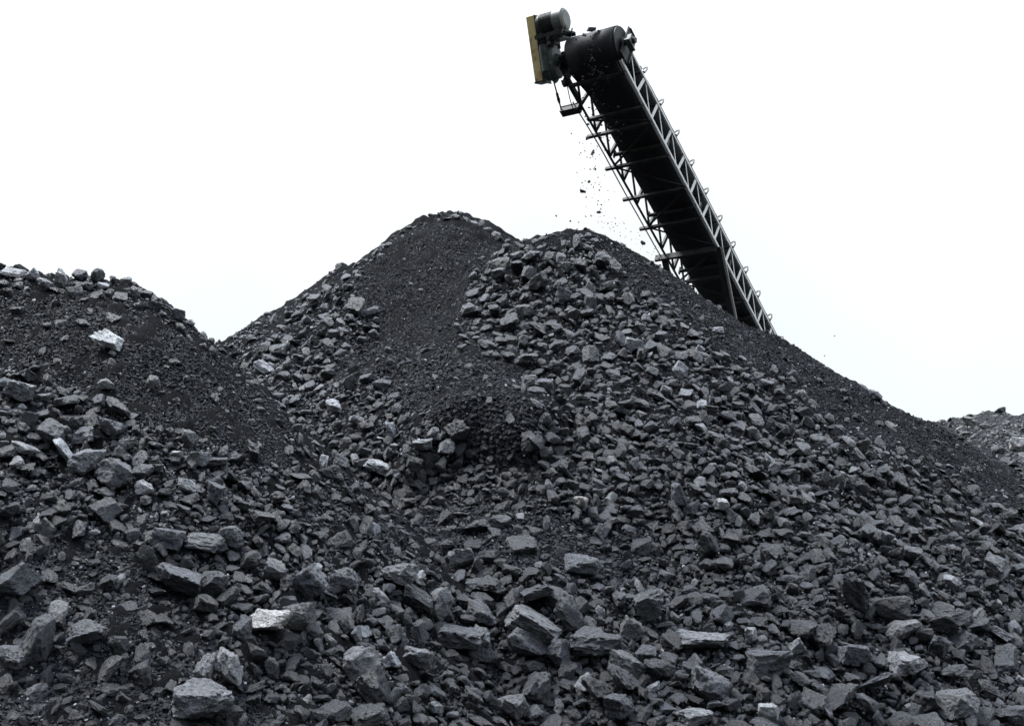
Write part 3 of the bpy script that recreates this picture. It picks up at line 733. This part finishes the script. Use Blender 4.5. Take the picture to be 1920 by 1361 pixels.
# troughing idlers
t = -.42
while t < T1-.6:
    m = MB(); m.angle(K(t, -.62, HT+.02), K(t, .62, HT+.02), .06, .008, cw, 1)
    for sg in (1, -1):
        P_ = [K(t, sg*.60, HT+.03), K(t+.01, sg*.625, HT+.13), K(t+.03, sg*.60, HT+.235), K(t+.05, sg*.545, HT+.262), K(t+.06, sg*.50, HT+.235)]
        for a, b in zip(P_[:-1], P_[1:]): m.bar(a, b, .028, .014, cu)
        m.bar(K(t, sg*.215, HT+.02), K(t, sg*.215, HT+.12), .03, .012, cu)
    fr = m.build("idler", M_STEEL_DARK, conv)
    for a, b in (((-.19, .09), (.19, .09)), ((-.225, .10), (-.50, .235)), ((.225, .10), (.50, .235))):
        m = MB(); m.cyl(K(t, a[0], HT+a[1]), K(t, b[0], HT+b[1]), .036, 12); m.build("roller", M_STEEL_DARK, fr)
    t += .80
# return rollers
t = 1.0
while t < T1-1:
    m = MB(); m.cyl(K(t, -.55, .175), K(t, .55, .175), .04, 12)
    for sg in (1, -1): m.box(K(t, sg*.57, .19), (cu, cv, cw), (.03, .01, .09))
    m.build("return_roller", M_STEEL_DARK, conv); t += 1.72
# legs
for t, lean in ((3.72, .55), (14.5, .1)):
    for sg in (1, -1):
        p = K(t, sg*HW, -.02); q = p+np.array([.47*lean, .80*lean, -1.0])*(p[2]+.1)*(1 if lean > .2 else 1)
        m = MB(); m.bar(p, q, .045, .13, cv); lg = m.build("support_leg", M_STEEL_DARK, conv)
        m = MB(); m.bar(p+cu*.0+cv*.035*sg+np.array([.06, .03, 0]), q+cv*.035*sg+np.array([.06, .03, 0]), .014, .045, cv); m.build("flange", M_STEEL_PALE, lg)
m = MB(); m.box(K(T1-.1, 0, .1), (cu, cv, cw), (.5, .7, .45)); m.build("tail_box", M_STEEL_DARK, conv)
# drive: guard, motor and shaft-mounted gearbox to the left of the pulley
dg = -cu+cw; dg = dg/np.linalg.norm(dg); dq = np.cross(dg, cv); dq /= np.linalg.norm(dq)
if dq[1] > 0: dq = -dq                                          # dq points at the camera side
AX = (cv, dq, dg)
def Q(a, q, g): return DC+cv*(a+.06)+dq*q+dg*g
m = MB(); m.box(Q(-1.265, .0, .28), AX, (.085, .13, .61)); gd = m.build("drive_guard", M_YELLOW, conv, .012)
m = MB(); m.box(Q(-1.172, -.02, .26), AX, (.010, .15, .63)); m.box(Q(-1.265, .0, -.335), AX, (.095, .14, .015)); m.build("guard_back", M_STEEL_DARK, gd)
MG = .69; MR = .20
m = MB(); m.cyl(Q(-1.10, 0, MG), Q(-.80, 0, MG), MR-.03, 32); m.cyl(Q(-1.15, 0, MG), Q(-1.085, 0, MG), MR-.015, 32)
mo = m.build("motor", M_MOTOR, conv)
m = MB()
for i in range(44):
    a = 2*math.pi*i/44; d = dq*math.cos(a)+dg*math.sin(a); tt = np.cross(cv, d)
    m.box(Q(-.94, 0, MG)+d*(MR-.02), (cv, d, tt), (.145, .022, .005))
m.build("cooling_fins", M_MOTOR, mo)
m = MB(); m.cyl(Q(-.80, 0, MG), Q(-.615, 0, MG), MR+.012, 40); m.cyl(Q(-.615, 0, MG), Q(-.585, 0, MG), MR+.012, 40, MR-.03); m.cyl(Q(-.585, 0, MG), Q(-.578, 0, MG), MR-.06, 32)
m.box(Q(-.70, MR+.012, MG-.02), AX, (.012, .006, .045)); fc = m.build("fan_cowl", M_COWL, mo)
m = MB(); m.box(Q(-.86, 0, MG-.225), AX, (.29, .27, .014)); m.box(Q(-.86, .262, MG-.25), AX, (.29, .012, .035)); m.box(Q(-.86, -.262, MG-.25), AX, (.29, .012, .035))
for a in (-1.05, -.72):
    m.box(Q(a, .17, MG-.20), AX, (.035, .06, .025)); m.box(Q(a, -.17, MG-.20), AX, (.035, .06, .025))
for a, q_ in ((-.60, .15), (-.60, -.12)): m.cyl(Q(a, q_, MG-.3), Q(a+.05, q_, MG-.16), .014, 8)
m.box(Q(-.86, 0, MG-.33), AX, (.25, .20, .012))
for a in (-1.02, -.88):
    for q_ in (-.13, .13): m.cyl(Q(a, q_, .22), Q(a, q_, MG-.22), .03, 10)
m.box(Q(-.86, .0, .38), AX, (.02, .12, .10))
m.build("motor_mount", M_STEEL_DARK, conv)
ol = []
for i in range(36):
    a = 2*math.pi*i/36; r = .215+.05*abs(math.sin(a)); ol.append((r*math.cos(a)*.98, r*math.sin(a)*1.22-.02))
m = MB(); m.prism(ol, AX, -1.12, -.88, DC+cv*.06); m.prism([(x*1.1, y*1.07) for x, y in ol], AX, -1.01, -.98, DC+cv*.06)
m.cyl(Q(-1.15, 0, .12), Q(-1.06, 0, .12), .11, 24); m.cyl(Q(-.88, 0, 0), Q(-.80, 0, 0), .125, 24, .08); m.cyl(Q(-1.08, 0, -.24), Q(-.96, 0, -.37), .06, 12)
gb = m.build("gearbox", M_GEAR, conv, .01)
m = MB(); m.cyl(Q(-1.05, .17, -.18), Q(-1.05, .17, .27), .085, 20); m.cyl(Q(-1.05, .17, .27), Q(-1.05, .17, .30), .07, 20); m.build("gear_cover", M_GEAR, gb)
m = MB(); m.cyl(Q(-.72, 0, 0), Q(-.60, 0, 0), .075, 20, .15); m.build("shaft_hub", M_STEEL_DARK, conv)
# torque arm and its bracket
BR = K(-.38, -.83, .02)
m = MB(); m.box(BR, (cu, cv, cw), (.075, .20, .06)); m.box(BR+cw*.066, (cu, cv, cw), (.085, .20, .006)); m.build("arm_bracket", M_STEEL_DARK, conv)
a, b = Q(-1.03, 0, -.33), BR-cv*.19-cu*.02
m = MB(); m.cyl(a, b, .014, 8); m.cyl(a+(b-a)*.42, a+(b-a)*.62, .026, 8); m.cyl(a+(b-a)*.60, a+(b-a)*.74, .035, 8, .02); m.build("torque_arm", M_STEEL_DARK, conv)
def sag(p, q, d, n=14): return [p+(q-p)*i/n-np.array([0, 0, 1])*d*4*(i/n)*(1-i/n) for i in range(n+1)]
m = MB(); m.tube(sag(Q(-.80, .1, -.05), K(-.95, -.63, .10), .03), .008)
m.tube(sag(K(-.93, -.64, .02), K(-.36, -.70, .08), .22), .009); m.tube(sag(K(-.95, -.64, .25), K(-1.1, -.66, .55), .02), .006); m.build("cable", M_BELT, conv)
m = MB(); m.box(K(-.98, -.67, .12), (cu, cv, cw), (.05, .04, .13)); m.cyl(K(-1.0, -.75, .1), K(-1.0, -.66, .1), .022, 10); m.build("pull_switch", M_MOTOR, conv, .006)

# ------------------------------------------------------------------ coal dropping off the head pulley
RV, RF, RC, RL = [], [], [], []; voff = 0
pp = []
for k in range(170):                                            # a dense stream over the pulley face, loosening as it falls
    py = 62+215*rng.random()**.9; px = 1106+.09*(py-62)+rng.normal()*(13+.03*py); D = 20.33-.0012*(py-62)+rng.normal()*.07; pp.append((px, py, D, rng.uniform(2, 6)))
for k in range(70):
    py = rng.uniform(250, 420); px = 1112+rng.normal()*18+(py-330)*.06; pp.append((px, py, 20.2+rng.normal()*.15, rng.uniform(1.2, 4)))
for k in range(60):
    px = rng.uniform(1120, 1245); py = 425+(px-1120)*.55-rng.exponential(28); pp.append((px, py, 20.2+rng.normal()*.2, rng.uniform(1, 3.2)))
for q_ in [(1043, 405, 20, 5), (1069, 415, 20, 5), (1098, 406, 20, 4), (1104, 342, 20.1, 5), (1124, 357, 20.1, 4), (1085, 417, 20, 4), (1140, 419, 20.1, 4), (1238, 497, 20.2, 5), (1236, 485, 20.2, 4), (1108, 405, 20, 4), (1100, 262, 20.2, 5), (1107, 318, 20.2, 5), (1116, 318, 20.2, 5), (1565, 630, 20.4, 3), (1546, 667, 20.4, 4)]: pp.append(q_)
pp = np.array(pp); pos_ = np.array([P(*q_[:3]) for q_ in pp]); n_ = len(pp)
batch(1, pos_, rot_batch(rng.normal(size=(n_, 3)), .5, n_), pp[:, 3]*.55*pp[:, 2]/F, colour(tone(n_, .006, .5, .02)))
tag(link("falling_coal", np_mesh("falling_coal", np.concatenate(RV), np.concatenate(RF), M_FALL, {"col": np.concatenate(RC), "lc": np.concatenate(RL)})),
    "fine coal and dust pouring off the conveyor's head pulley", "falling coal", kind="stuff")

FALL = [(1093, 359, 19, 10, 14, .06, 20.1, "largest coal lump in mid air, halfway down from the conveyor head to the cone's peak"),
 (1108, 56, 19, 13, 5, .03, 20.75, "coal lump tipping over the top of the conveyor's head pulley"),
 (1095, 66, 11, 10, 30, .02, 20.72, "black lump low on the head pulley, left of the tipping lump"),
 (1124, 60, 13, 9, -5, .03, 20.75, "flat lump on the head pulley, right of the tipping lump"),
 (1111, 287, 7, 15, 15, .05, 20.15, "thin upright splinter falling above the largest mid-air lump"),
 (1123, 398, 9, 8, -30, .06, 20.1, "small pointed lump falling just above the cone's peak"),
 (1205, 456, 11, 9, 25, .05, 20.2, "lump flying off the cone's right shoulder towards the conveyor leg"),
 (1101, 259, 6, 7, 0, .05, 20.15, "small lump falling highest against the white sky, left of the truss"),
 (1104, 341, 6, 7, 20, .05, 20.1, "small lump falling just above and right of the largest mid-air lump")]
for (px, py, w, h, tilt, tn, D, lab) in FALL:
    V, f = rock(3, .85, .9); t = math.radians(tilt); hw, hh = w*.5*D/F, h*.5*D/F
    ex = np.array([math.cos(t), 0, -math.sin(t)]); ez = np.array([math.sin(t), 0, math.cos(t)]); ey = np.array([0, 1.0, 0])
    lump(V*np.array([hw*1.1, hw*.8, hh*1.15]), f, P(px, py, D), np.stack([ex, ey, ez], 1), colour(tn)[0], lab, "coal lumps dropping from the conveyor head", "coal lump", "falling_lump")
